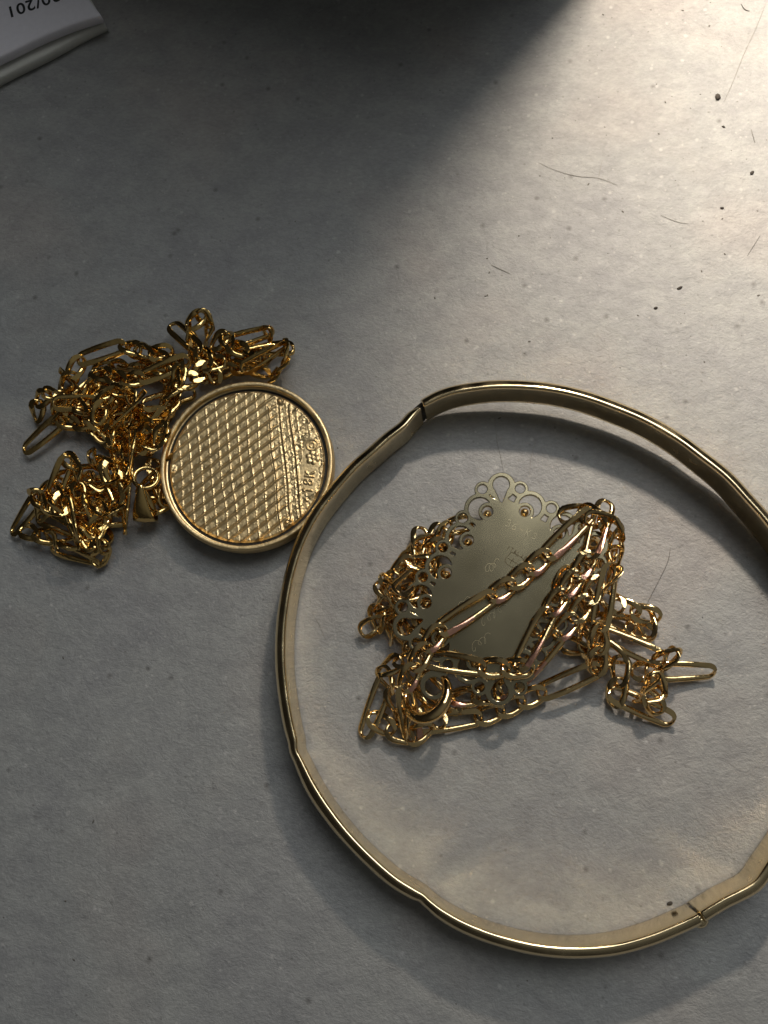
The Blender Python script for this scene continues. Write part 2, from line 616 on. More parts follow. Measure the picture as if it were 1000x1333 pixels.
def lay_chain(root, links, pts, start=0, roll=0.0, jit=0.10, rose=0.0, rs=None, small=False):  # rose: share of links with the painted pink reflection, sign = side
    """Lay figaro links (one long, three short) along pts [(px, py, z)]; returns the number laid."""
    rs = rs or random
    raw = [P(p[0], p[1], p[2]) for p in pts]
    c = catmull([tuple(v) for v in raw], 16)
    seglen = np.r_[0, np.cumsum(np.linalg.norm(np.diff(c, axis=0), axis=1))]
    total = seglen[-1]

    def at(s):
        return Vector([float(np.interp(s, seglen, c[:, k])) for k in range(3)])
    s, k, n = 0.0, start, 0
    while s < total - 0.05:
        is_long = k % 4 == 0 and not small
        pit = PITCH['figaro'][0 if is_long else 1]
        a, b_ = at(s), at(min(s + pit, total))
        if s + pit > total:
            b_ = a + (b_ - a).normalized() * pit if (b_ - a).length > 1e-3 else a + Vector((pit, 0, 0))
        x = (b_ - a).normalized()
        up = Vector((0, 0, 1))
        if abs(x.z) > 0.93:
            up = Vector((0, 1, 0))
        y = up.cross(x).normalized()
        z = x.cross(y)
        rot = Matrix((x, y, z)).transposed().to_4x4()
        r_ = roll + rs.gauss(0, jit)
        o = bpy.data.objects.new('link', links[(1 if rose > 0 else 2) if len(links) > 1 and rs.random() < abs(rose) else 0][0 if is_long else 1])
        COL.objects.link(o)
        o.parent = root
        mid = (a + b_) / 2
        # nothing sinks into the counter
        half = (0.365 if is_long else 0.15) * abs(x.z) + 0.09 * abs(math.sin(r_)) + 0.05
        mid.z = max(mid.z, half)
        o.matrix_world = Matrix.Translation(mid) @ rot @ Matrix.Rotation(r_, 4, 'X')
        mw = Matrix.Translation(-root.location) @ Matrix.Translation(mid) @ rot @ Matrix.Rotation(r_, 4, 'X')
        o.matrix_parent_inverse = Matrix.Identity(4)
        o.matrix_basis = mw
        s += pit
        k += 1
        n += 1
    return k


def tangle(root, links, poly, n, z0, z1, seed, jit=0.9, step=(25, 60)):
    """A heap: a wandering path that stays inside the pixel polygon."""
    rs = random.Random(seed)

    def inside(x, y):
        r = False
        for i in range(len(poly)):
            xa, ya = poly[i]
            xb, yb = poly[i - 1]
            if (ya > y) != (yb > y) and x < (xb - xa) * (y - ya) / (yb - ya) + xa:
                r = not r
        return r
    xs = [p[0] for p in poly]
    ys = [p[1] for p in poly]
    pts = []
    guard = 0
    ang = rs.uniform(0, 6.28)
    while len(pts) < n and guard < 6000:
        guard += 1
        if not pts:
            q = (rs.uniform(min(xs), max(xs)), rs.uniform(min(ys), max(ys)))
        else:
            ang2 = ang + rs.gauss(0, 0.9 + 0.01 * (guard % 60))
            d = rs.uniform(*step)
            q = (pts[-1][0] + d * math.cos(ang2), pts[-1][1] + d * math.sin(ang2))
        if inside(*q):
            if pts:
                ang = ang2
            pts.append((q[0], q[1], rs.uniform(z0, z1)))
            guard = 0
        elif guard % 60 == 59:
            ang = rs.uniform(0, 6.28)
    lay_chain(root, links, pts, rs.randrange(4), 0, jit, rs=rs)


def build_left_chain():
    root = empty('figaro_necklace', P(150, 580))
    tag(root, 'dark gold figaro link necklace heaped behind and left of the round medallion', 'necklace')
    PITCH['figaro'] = (0.655 * .88, 0.245 * .88)
    L = link_set(G_CHAIN2, sc_=.88, wire=1.22)
    upper = [(62, 545), (72, 522), (105, 475), (150, 465), (225, 470), (250, 500), (222, 530), (205, 590), (165, 590), (140, 575), (100, 560)]
    lower = [(85, 610), (125, 600), (165, 595), (160, 655), (128, 680), (120, 715), (75, 700), (45, 680), (60, 650)]
    rise = [(240, 475), (270, 455), (300, 460), (345, 450), (350, 472), (300, 478), (262, 485)]
    tangle(root, L, upper, 28, 0.06, 0.16, 11, 0.8)
    tangle(root, L, upper, 18, 0.25, 0.36, 12, 0.7, (18, 42))
    tangle(root, L, upper, 12, 0.15, 0.3, 21, 0.7, (18, 42))
    tangle(root, L, lower, 16, 0.06, 0.16, 13, 0.8)
    tangle(root, L, lower, 14, 0.24, 0.32, 14, 0.7, (18, 40))
    tangle(root, L, rise, 12, 0.07, 0.24, 15, 0.8, (15, 40))
    tangle(root, L, [(180, 570), (225, 560), (235, 640), (215, 670), (185, 650), (170, 610)], 9, 0.06, 0.18, 16, 0.9, (20, 45))
    S = lambda *a, **k: lay_chain(root, L, *a, **k)
    S([(34, 585, .10), (76, 548, .22), (98, 552, .2), (118, 548, .25), (140, 555, .2)], start=0, roll=0.3, jit=.3)
    S([(48, 545, .1), (50, 522, .25), (66, 510, .38), (84, 520, .3), (80, 540, .15)], start=1, roll=.5, jit=.5, small=True)
    S([(84, 505, .2), (93, 490, .3), (105, 468, .33), (165, 449, .38), (184, 458, .4), (205, 462, .42), (222, 455, .4)], start=2, roll=.4, jit=.3)
    S([(170, 455, .3), (225, 468, .42), (236, 490, .42), (225, 505, .38)], start=0, roll=.6, jit=.3)
    S([(125, 485, .38), (150, 490, .45), (168, 497, .45), (190, 490, .45)], start=1, roll=.2, jit=.3)
    S([(128, 548, .42), (140, 510, .5), (165, 512, .5), (178, 520, .46), (163, 552, .42)], start=1, roll=.9, jit=.3, small=True)
    S([(186, 512, .5), (146, 560, .45), (150, 585, .42), (160, 605, .4), (162, 640, .36)], start=0, roll=.9, jit=.3)
    S([(172, 560, .42), (170, 625, .36), (160, 655, .3)], start=0, roll=1.1, jit=.2)
    S([(178, 560, .3), (205, 550, .4), (213, 566, .4), (200, 582, .4), (180, 575, .35)], start=1, roll=.3, jit=.4, small=True)
    S([(225, 424, .22), (262, 458, .34), (275, 480, .3)], start=0, roll=.25, jit=.1)
    S([(258, 470, .12), (247, 425, .3), (262, 410, .34), (274, 414, .28), (270, 440, .15)], start=1, roll=.9, jit=.3, small=True)
    S([(278, 452, .3), (292, 436, .34), (305, 455, .42), (318, 458, .42), (330, 440, .44), (342, 432, .4), (348, 455, .3)], start=1, roll=.2, jit=.3)
    S([(296, 447, .3), (342, 426, .36), (350, 440, .2)], start=0, roll=.8, jit=.1)
    S([(318, 480, .34), (372, 448, .42), (374, 465, .35), (358, 490, .2)], start=0, roll=.9, jit=.3)
    S([(205, 480, .4), (222, 478, .4), (226, 498, .4), (250, 496, .36), (262, 480, .3), (290, 470, .3)], start=1, roll=.4, jit=.4, small=True)
    # lower lobe
    S([(65, 655, .3), (86, 600, .48), (99, 600, .48), (102, 650, .36)], start=0, roll=.6, jit=.2)
    S([(48, 652, .3), (42, 640, .34), (55, 655, .4), (75, 668, .42), (84, 650, .4), (70, 640, .36)], start=1, roll=.3, jit=.4, small=True)
    S([(18, 692, .07), (48, 650, .22), (60, 640, .25)], start=0, roll=.2, jit=.1)
    S([(30, 690, .15), (48, 695, .2), (62, 700, .2), (78, 702, .2), (72, 715, .1)], start=1, roll=.5, jit=.4, small=True)
    S([(85, 655, .42), (108, 702, .36), (88, 706, .3)], start=0, roll=.5, jit=.2)
    S([(72, 712, .1), (124, 732, .12), (137, 718, .2), (130, 700, .28), (118, 690, .3)], start=0, roll=.7, jit=.4)
    S([(118, 590, .3), (128, 605, .4), (140, 600, .42), (150, 612, .4), (145, 635, .38), (128, 632, .36)], start=1, roll=.5, jit=.6, small=True)
    S([(100, 640, .3), (118, 655, .34), (128, 672, .3), (124, 688, .25), (132, 690, .2)], start=1, roll=.5, jit=.6, small=True)
    S([(124, 655, .42), (140, 668, .45), (155, 660, .42), (150, 640, .4)], start=2, roll=.2, jit=.4)
    S([(185, 650, .15), (200, 665, .2), (215, 655, .2), (205, 640, .2), (222, 640, .15)], start=1, roll=.6, jit=.5, small=True)
    S([(262, 490, .15), (300, 480, .2), (322, 476, .2), (336, 482, .15)], start=1, roll=.6, jit=.5, small=True)
    S([(190, 528, .25), (222, 522, .2), (240, 515, .12)], start=0, roll=.2, jit=.2)
    S([(150, 545, .25), (212, 538, .2)], start=0, roll=.4, jit=.2)


def build_right_chain():
    root = empty('figaro_necklace', P(640, 850))
    tag(root, 'bright gold figaro link necklace draped over the back of the rectangular pendant', 'necklace')
    PITCH['figaro'] = (0.655, 0.245)
    L = link_set(G_CHAIN, G_PINK_REFL)
    Z = 0.50
    tangle(root, L, [(540, 700), (600, 690), (600, 780), (540, 840), (505, 835), (500, 760)], 14, 0.06, 0.2, 31, 0.8)
    tangle(root, L, [(500, 760), (545, 730), (560, 800), (520, 835), (490, 815)], 6, 0.08, 0.25, 32, 0.8, (20, 40))
    tangle(root, L, [(740, 680), (790, 690), (790, 800), (740, 820), (730, 740)], 9, 0.06, 0.2, 33, 0.8)
    tangle(root, L, [(755, 800), (800, 790), (810, 850), (790, 880), (760, 850)], 7, 0.06, 0.2, 34, 0.8, (20, 40))
    S = lambda *a, **k: lay_chain(root, L, *a, **k)
    # over the plate, upper right to lower left
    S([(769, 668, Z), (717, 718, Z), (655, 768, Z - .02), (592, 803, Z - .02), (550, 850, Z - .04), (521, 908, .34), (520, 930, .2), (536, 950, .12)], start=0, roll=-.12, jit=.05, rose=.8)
    S([(549, 856, .38), (604, 868, .44), (670, 870, .46)], start=0, roll=.12, jit=.05)
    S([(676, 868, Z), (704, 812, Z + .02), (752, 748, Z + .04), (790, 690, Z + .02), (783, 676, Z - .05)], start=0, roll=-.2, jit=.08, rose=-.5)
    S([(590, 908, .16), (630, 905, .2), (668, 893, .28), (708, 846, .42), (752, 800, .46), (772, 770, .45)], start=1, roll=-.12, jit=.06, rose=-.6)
    S([(545, 944, .08), (628, 933, .1), (704, 902, .13), (768, 884, .18), (776, 858, .3), (779, 828, .38)], start=0, roll=.1, jit=.06)
    S([(795, 738, .52), (779, 800, .46), (782, 830, .42), (778, 862, .3)], start=0, roll=-.25, jit=.1)
    S([(739, 742, .42), (728, 775, .4), (705, 812, .4)], start=1, roll=-.3, jit=.1)
    # knots at the upper right edge
    S([(734, 672, .42), (752, 662, .46), (765, 668, .42), (778, 678, .46), (795, 682, .4), (806, 700, .3), (800, 720, .28), (798, 745, .3)], start=1, roll=.5, jit=.5, small=True)
    S([(770, 676, .5), (782, 684, .5), (790, 676, .48), (800, 690, .4)], start=2, roll=.9, jit=.5, small=True)
    S([(800, 715, .35), (803, 745, .45), (790, 765, .4)], start=1, roll=.8, jit=.3, small=True)
    # right-hand tails
    S([(788, 776, .2), (806, 780, .28), (802, 792, .2), (826, 797, .2), (840, 800, .18)], start=1, roll=.3, jit=.4, small=True)
    S([(838, 797, .12), (846, 815, .14), (842, 830, .1), (828, 819, .1), (800, 813, .1), (792, 803, .12)], start=2, roll=.3, jit=.3, small=True)
    S([(787, 825, .26), (842, 855, .2), (858, 858, .2)], start=0, roll=.15, jit=.2)
    S([(860, 862, .2), (864, 848, .26), (878, 850, .28), (874, 864, .22), (862, 866, .16)], start=1, roll=.9, jit=.4, small=True)
    S([(845, 874, .14), (904, 874, .12)], start=0, roll=.4, jit=.0)
    S([(785, 842, .3), (802, 852, .26), (812, 868, .2), (806, 888, .16), (803, 900, .12)], start=1, roll=.4, jit=.3, small=True)
    S([(797, 902, .12), (858, 930, .09)], start=0, roll=.15, jit=.0)
    S([(858, 924, .16), (838, 900, .26), (842, 884, .3), (858, 884, .28), (862, 898, .2), (848, 905, .16)], start=1, roll=.6, jit=.4, small=True)
    S([(828, 875, .1), (845, 868, .14), (862, 872, .18)], start=1, roll=.4, jit=.4, small=True)
    S([(735, 838, .1), (760, 845, .12), (790, 858, .12)], start=1, roll=.6, jit=.4, small=True)
    # bottom-left tangle round the bail
    S([(546, 858, .34), (515, 862, .3), (497, 866, .25), (503, 885, .2), (512, 903, .2), (521, 925, .18), (526, 944, .14)], start=1, roll=.6, jit=.4, small=True)
    S([(504, 882, .16), (482, 938, .1)], start=0, roll=.1, jit=0)
    S([(484, 934, .14), (505, 948, .12), (530, 955, .12), (536, 965, .14), (545, 955, .14)], start=1, roll=.4, jit=.3, small=True)
    S([(528, 905, .1), (560, 930, .1)], start=1, roll=.3, jit=.3, small=True)
    S([(545, 880, .12), (555, 925, .12), (600, 912, .1)], start=0, roll=.3, jit=.3)
    # left edge under the pendant
    S([(547, 690, .10), (549, 728, .16)], start=0, roll=.1, jit=0)
    S([(552, 722, .14), (566, 715, .18), (580, 700, .2), (575, 690, .22), (590, 685, .22)], start=1, roll=.5, jit=.4, small=True)
    S([(562, 735, .26), (535, 730, .3), (518, 742, .3), (510, 760, .24), (500, 772, .2)], start=1, roll=.4, jit=.3, small=True)
    S([(494, 762, .25), (512, 775, .28), (532, 768, .28), (545, 770, .28)], start=1, roll=.2, jit=.3)
    S([(500, 765, .2), (488, 800, .14), (494, 820, .1)], start=1, roll=.8, jit=.3, small=True)
    S([(474, 822, .10), (510, 796, .16)], start=1, roll=.7, jit=.2, small=True)
    S([(518, 780, .2), (506, 810, .2), (510, 838, .1)], start=1, roll=.9, jit=.3, small=True)
    S([(520, 815, .12), (540, 850, .1), (560, 838, .1)], start=1, roll=.6, jit=.4, small=True)
    S([(545, 800, .18), (560, 822, .2), (600, 820, .15)], start=1, roll=.4, jit=.4, small=True)


# ------------------------------------------------------------------ flat shapes cut from a distance field
def contours(f, x0, x1, y0, y1, h):
    """Closed outlines of f(x, y) = 0 as arrays of points (marching squares)."""
    xs = np.arange(x0, x1 + h, h)
    ys = np.arange(y0, y1 + h, h)
    X, Y = np.meshgrid(xs, ys)
    Vv = f(X, Y)
    Vv[Vv == 0] = 1e-6
    nx, ny = len(xs), len(ys)

    def key(i, j, e):
        return (i, j, e)      # e: 0 horizontal edge from (i,j) to (i,j+1); 1 vertical edge to (i+1,j)
    pos, nxt = {}, {}

    def pt(k):
        if k not in pos:
            i, j, e_ = k
            a = Vv[i, j]
            b_ = Vv[i, j + 1] if e_ == 0 else Vv[i + 1, j]
            t = a / (a - b_)
            pos[k] = (xs[j] + (h * t if e_ == 0 else 0), ys[i] + (h * t if e_ == 1 else 0))
        return k
    S_ = Vv < 0
    cells = np.argwhere((S_[:-1, :-1] != S_[1:, :-1]) | (S_[:-1, :-1] != S_[:-1, 1:]) | (S_[:-1, :-1] != S_[1:, 1:]))
    for i, j in cells:
        a, b_, c_, d_ = S_[i, j], S_[i, j + 1], S_[i + 1, j + 1], S_[i + 1, j]
        B, Rr, T, Lf = (i, j, 0), (i, j + 1, 1), (i + 1, j, 0), (i, j, 1)
        code = a * 1 + b_ * 2 + c_ * 4 + d_ * 8
        tab = {1: [(Lf, B)], 2: [(B, Rr)], 3: [(Lf, Rr)], 4: [(Rr, T)], 6: [(B, T)], 7: [(Lf, T)], 8: [(T, Lf)], 9: [(T, B)], 11: [(T, Rr)],
               12: [(Rr, Lf)], 13: [(Rr, B)], 14: [(B, Lf)], 5: [(Lf, B), (Rr, T)], 10: [(B, Rr), (T, Lf)]}
        for s, t in tab.get(int(code), []):
            nxt[pt(s)] = pt(t)
    loops = []
    while nxt:
        k0 = next(iter(nxt))
        loop, k = [], k0
        while k in nxt:
            loop.append(pos[k])
            k = nxt.pop(k)
        if len(loop) > 8:
            a = np.array(loop)
            a = (np.roll(a, 1, 0) + 2 * a + np.roll(a, -1, 0)) / 4
            loops.append(a)
    return loops


def cut_plate(name, f, box, h, thick, bevel, mat, parent, M):
    """Extrude the region f < 0; M maps the 2-D plate plane into the world."""
    cu = bpy.data.curves.new(name, 'CURVE')
    cu.dimensions = '2D'
    cu.fill_mode = 'BOTH'
    cu.extrude = thick / 2 - bevel
    cu.bevel_depth = bevel
    cu.bevel_resolution = 1
    cu.offset = -bevel
    for a in contours(f, *box, h):
        sp = cu.splines.new('POLY')
        sp.points.add(len(a) - 1)
        sp.points.foreach_set('co', np.c_[a, np.zeros(len(a)), np.ones(len(a))].ravel())
        sp.use_cyclic_u = True
    t = bpy.data.objects.new('tmp', cu)
    COL.objects.link(t)
    me = bpy.data.meshes.new_from_object(t.evaluated_get(bpy.context.evaluated_depsgraph_get()))
    bpy.data.objects.remove(t)
    me.name = name
    me.transform(M)
    me.materials.clear()
    me.materials.append(mat)
    o = bpy.data.objects.new(name, me)
    COL.objects.link(o)
    o.parent = parent
    o.matrix_parent_inverse = Matrix.Translation(parent.location).inverted()
    return o


# ------------------------------------------------------------------ stroke lettering
GLYPH = {
    '0': [[(0, .5), (.08, .85), (.3, 1), (.52, .85), (.6, .5), (.52, .15), (.3, 0), (.08, .15), (0, .5)]],
    '1': [[(.3, 0), (.3, 1), (.12, .8)]],
    '3': [[(.05, .88), (.3, 1), (.55, .82), (.5, .6), (.25, .52), (.55, .4), (.58, .15), (.3, 0), (.03, .12)]],
    '4': [[(.45, 0), (.45, 1), (0, .3), (.62, .3)]],
    '5': [[(.55, 1), (.12, 1), (.05, .58), (.35, .62), (.58, .42), (.55, .12), (.28, 0), (.03, .1)]],
    '6': [[(.5, .95), (.2, .75), (.03, .4), (.1, .08), (.35, 0), (.57, .18), (.52, .45), (.28, .52), (.06, .35)]],
    '7': [[(0, 1), (.6, 1), (.2, 0)]],
    '8': [[(.3, .53), (.08, .7), (.12, .93), (.3, 1), (.48, .93), (.52, .7), (.3, .53), (.04, .32), (.08, .08), (.3, 0), (.52, .08), (.56, .32), (.3, .53)]],
    'K': [[(.05, 0), (.05, 1)], [(.58, 1), (.08, .45)], [(.2, .6), (.6, 0)]],
    '-': [[(.1, .5), (.55, .5)]],
    '.': [[(.25, 0), (.3, .04)]],
    'I': [[(.3, 0), (.3, 1)]], 'T': [[(0, 1), (.6, 1)], [(.3, 1), (.3, 0)]], 'A': [[(0, 0), (.3, 1), (.6, 0)], [(.12, .4), (.48, .4)]],
    'L': [[(.05, 1), (.05, 0), (.55, 0)]], 'H': [[(.05, 0), (.05, 1)], [(.55, 0), (.55, 1)], [(.05, .5), (.55, .5)]],
    'S': [[(.55, .88), (.3, 1), (.06, .82), (.12, .58), (.45, .45), (.57, .2), (.3, 0), (.03, .12)]],
}


def glyph_lines(text, ox, oy, size, ang, adv=.85):
    """Polylines of text; ang in degrees, y axis up."""
    ca, sa = math.cos(R(ang)), math.sin(R(ang))
    out = []
    x = 0
    size = size * (0.8 if size > 6 and size != 10.5 else 1)
    for ch in text:
        for ln in GLYPH.get(ch, []):
            p = np.array(ln) * size + [x, 0]
            out.append(np.c_[p[:, 0] * ca - p[:, 1] * sa + ox, p[:, 0] * sa + p[:, 1] * ca + oy])
        x += adv * size
    return out


def seg_dist(X, Y, lines):
    d = np.full(X.shape, 1e9)
    for ln in lines:
        for (x0, y0), (x1, y1) in zip(ln[:-1], ln[1:]):
            vx, vy = x1 - x0, y1 - y0
            t = np.clip(((X - x0) * vx + (Y - y0) * vy) / (vx * vx + vy * vy + 1e-9), 0, 1)
            d = np.minimum(d, np.hypot(X - x0 - t * vx, Y - y0 - t * vy))
    return d


# ------------------------------------------------------------------ medallion
def build_medallion():
    zt = 0.33
    c0 = P(320, 604, zt)
    root = empty('round_medallion', (c0.x, c0.y, 0))
    tag(root, 'round gold medallion face down with crosshatched back and 18K stamp', 'pendant')
    ax = (P(432, 604, zt) - P(208, 604, zt)).length / 2          # radius in cm
    s = ax / 112.0                                               # cm per photograph pixel on the disc
    tilt = Matrix.Rotation(R(1.5), 4, 'Y') @ Matrix.Rotation(R(1.0), 4, 'X')
    M = Matrix.Translation((c0.x, c0.y, zt)) @ tilt

    def lathe(name, prof, mat, n=120, cap=False):
        verts, faces = [], []
        m = len(prof)
        for i in range(n):
            a = 2 * math.pi * i / n
            for r, z in prof:
                verts.append(M @ Vector((r * math.cos(a), r * math.sin(a), z)))
        for i in range(n):
            j = (i + 1) % n
            for k in range(m - 1):
                faces.append((i * m + k, j * m + k, j * m + k + 1, i * m + k + 1))
        o = mesh(name, verts, faces, mat)
        o.parent = root
        o.matrix_parent_inverse = Matrix.Translation(root.location).inverted()
        return o
    r0 = ax
    lathe('rim', [(r0 - .056, -.08), (r0 - .056, -.010), (r0 - .052, -.002), (r0 - .048, 0), (r0 - .02, .002), (r0 - .012, 0), (r0 - .002, -.012), (r0 + .004, -.05), (r0 - .006, -.075),
                  (r0 + .004, -.10), (r0, -.19), (r0 - .03, -.215), (r0 - .10, -.22), (r0 - .10, -.09), (r0 - .056, -.08)], G_MEDAL, 160)
    lathe('back_groove', [(r0 - .16, -.083), (r0 - .05, -.083)], G_DARK, 100)
    # embossed disc
    n = 440
    rad = 101.0
    g = np.linspace(-rad, rad, n)
    X, Y = np.meshgrid(g, g)              # x right, y DOWN in photograph pixels
    rr = np.hypot(X, Y)
    t9 = R(9)
    pv = X * math.cos(t9) - Y * math.sin(t9)
    pd = X * math.sin(R(40)) + Y * math.cos(R(40))

    def ns(scale, seed):
        r_ = np.random.RandomState(seed)
        k = int(2 * rad / scale) + 4
        G = r_.rand(k, k)
        u = (X + rad) / scale
        v = (Y + rad) / scale
        i, j = v.astype(int), u.astype(int)
        fu, fv = u - j, v - i
        fu, fv = fu * fu * (3 - 2 * fu), fv * fv * (3 - 2 * fv)
        return (G[i, j] * (1 - fu) + G[i, j + 1] * fu) * (1 - fv) + (G[i + 1, j] * (1 - fu) + G[i + 1, j + 1] * fu) * fv
    warp = (ns(40, 1) - .5) * 3
    jagg = (ns(2.2, 2) - .5)
    jag2 = (ns(5, 3) - .5)
    fv = ((pv + warp) / 13.2) % 1.0
    crest = np.exp(-((fv - 0.5) / 0.09) ** 2)
    shelf = np.where(fv > .5, -(1 - fv) * 0.9, fv * 0.35)
    fd = ((pd + warp * .6 + jag2) / 11.6) % 1.0
    dr = np.exp(-((fd - 0.5) / 0.12) ** 2)
    left = np.clip((48 - pv) / 10, 0, 1)
    hgt = 0.26 * crest * (0.8 + 0.9 * jagg) + 0.42 * shelf + (1.5 * dr) * (0.35 + .65 * left) + (jagg * 0.35 + jag2 * .3) * (0.18 + 0.9 * (1 - left))
    hgt += (ns(1.3, 5) - .5) * 0.10
    # stamp panel
    cx, cy = 82, 0
    panel = np.clip((13 - np.hypot((X - cx) / 1.0, (Y - (cy)) / 3.3)) / 2, 0, 1)
    panel = np.maximum(panel, np.clip((9 - np.hypot(X - 74, (Y - 8) / 1.6)) / 2, 0, 1))
    hgt = hgt * (1 - panel) + panel * 0.25
    up = [np.c_[l[:, 0], -l[:, 1]] for l in glyph_lines('18K', 84.5, -36, 10.5, 84, .98)]
    dT = seg_dist(X, Y, up)
    th = np.linspace(R(40), R(320), 12)
    cen = (83.5, -27)
    cpy = [np.c_[cen[0] + 3.2 * np.cos(th + 1.6), cen[1] + 3.2 * np.sin(th + 1.6)]]
    th = np.linspace(0, 2 * math.pi, 20)
    cpy.append(np.c_[cen[0] + 7.2 * np.cos(th), cen[1] + 7.2 * np.sin(th)])
    dT = np.minimum(dT, seg_dist(X, Y, cpy) + .3)
    hgt += 0.85 * np.clip((1.7 - dT) / 1.2, 0, 1)
    for k in range(6):
        a = k * math.pi / 3 + .3
        dd = np.hypot(X - (85 + 6.2 * math.cos(a)), Y - (-10 + 6.2 * math.sin(a)))
        hgt += 0.9 * np.clip(1 - (dd / 3.6) ** 2, 0, 1)
    hgt += 0.9 * np.clip(1 - (np.hypot(X - 85, Y + 10) / 3.2) ** 2, 0, 1)
    # solder scars
    for (bx, by, br, bh) in ((-97, 5, 6, 1.6), (40, -86, 6, 1.8), (58, 76, 7, 2.0), (63, 80, 5, 1.5), (-95, 12, 4, 1.2)):
        hgt += bh * np.clip(1 - (np.hypot(X - bx, Y - by) / br) ** 2, 0, 1) * (1 + 1.2 * jagg)
    # raised seams that run the whole height
    for off in (35.5, 50.5, 64):
        hgt += 0.9 * np.exp(-((pv + warp - off) / 1.4) ** 2) * (Y > -80)
    edge = np.clip((rad - rr) / 3.0, 0, 1)
    Z = hgt * 1.35 * s * edge - 0.055 - 0.02 * (1 - edge)
    idx = -np.ones((n, n), int)
    ins = rr < rad
    idx[ins] = np.arange(ins.sum())
    V = np.c_[X[ins] * s, -Y[ins] * s, Z[ins]]
    Mn = np.array(M)
    V = V @ Mn[:3, :3].T + Mn[:3, 3]
    q = ins[:-1, :-1] & ins[1:, :-1] & ins[:-1, 1:] & ins[1:, 1:]
    ii, jj = np.where(q)
    Fc = np.c_[idx[ii, jj], idx[ii + 1, jj], idx[ii + 1, jj + 1], idx[ii, jj + 1]]
    me = bpy.data.meshes.new('embossed_back')
    me.vertices.add(len(V))
    me.vertices.foreach_set('co', V.ravel())
    me.loops.add(Fc.size)
    me.loops.foreach_set('vertex_index', Fc.ravel().astype(np.int32))
    me.polygons.add(len(Fc))
    me.polygons.foreach_set('loop_start', np.arange(0, Fc.size, 4, dtype=np.int32))
    me.update(calc_edges=True)
    me.polygons.foreach_set('use_smooth', [True] * len(Fc))
    me.materials.append(G_MEDAL)
    o = bpy.data.objects.new('embossed_back', me)
    COL.objects.link(o)
    o.parent = root
    o.matrix_parent_inverse = Matrix.Translation(root.location).inverted()

    def ring(name, c, r, tr, nrm, mat, rad2=None, n=32):
        nrm = Vector(nrm).normalized()
        a = nrm.orthogonal().normalized()
        b_ = nrm.cross(a)
        pts = [c + a * r * math.cos(2 * math.pi * k / n) + b_ * r * math.sin(2 * math.pi * k / n) for k in range(n)]
        rads = tr if rad2 is None else [tr + (rad2 - tr) * (0.5 + 0.5 * math.cos(2 * math.pi * k / n)) for k in range(n)]
        t = tube(name, pts, rads, mat, None, 10, True)
        t.parent = root
        t.matrix_parent_inverse = Matrix.Translation(root.location).inverted()
        return t
    ring('jump_ring', P(190, 622, .40), 0.135, 0.027, (0.2, .25, 1), G_CHAIN2)
    # tear-shaped bail: a strip bent into a loop, widest at its far end
    a, b_ = P(183, 632, .46), P(190, 678, .20)
    ax_ = (b_ - a)
    side = Vector((ax_.y, -ax_.x, 0)).normalized()
    upv = side.cross(ax_).normalized()
    if upv.z < 0:
        upv = -upv
    verts, faces = [], []
    N_ = 36
    for k in range(N_):
        th = 2 * math.pi * k / N_
        l = 0.5 - 0.5 * math.cos(th)
        bulge = math.sin(th) * (0.35 + 0.65 * l)
        p = a + ax_ * l + upv * (0.11 * bulge)
        hw = 0.03 + 0.11 * l ** 0.9
        nrm = (upv * math.copysign(1, math.sin(th) + 1e-6) * abs(math.sin(th)) + ax_.normalized() * (-math.cos(th))).normalized()
        for sgn, off in ((-1, 0.0), (-.6, .012), (0, .02), (.6, .012), (1, 0.0), (1, -.02), (-1, -.02)):
            verts.append(p + side * (hw * sgn) + nrm * off)
    for k in range(N_):
        j = (k + 1) % N_
        for q_ in range(7):
            r_ = (q_ + 1) % 7
            faces.append((k * 7 + q_, j * 7 + q_, j * 7 + r_, k * 7 + r_))
    bo = mesh('bail', verts, faces, G_CHAIN2)
    bo.parent = root
    bo.matrix_parent_inverse = Matrix.Translation(root.location).inverted()


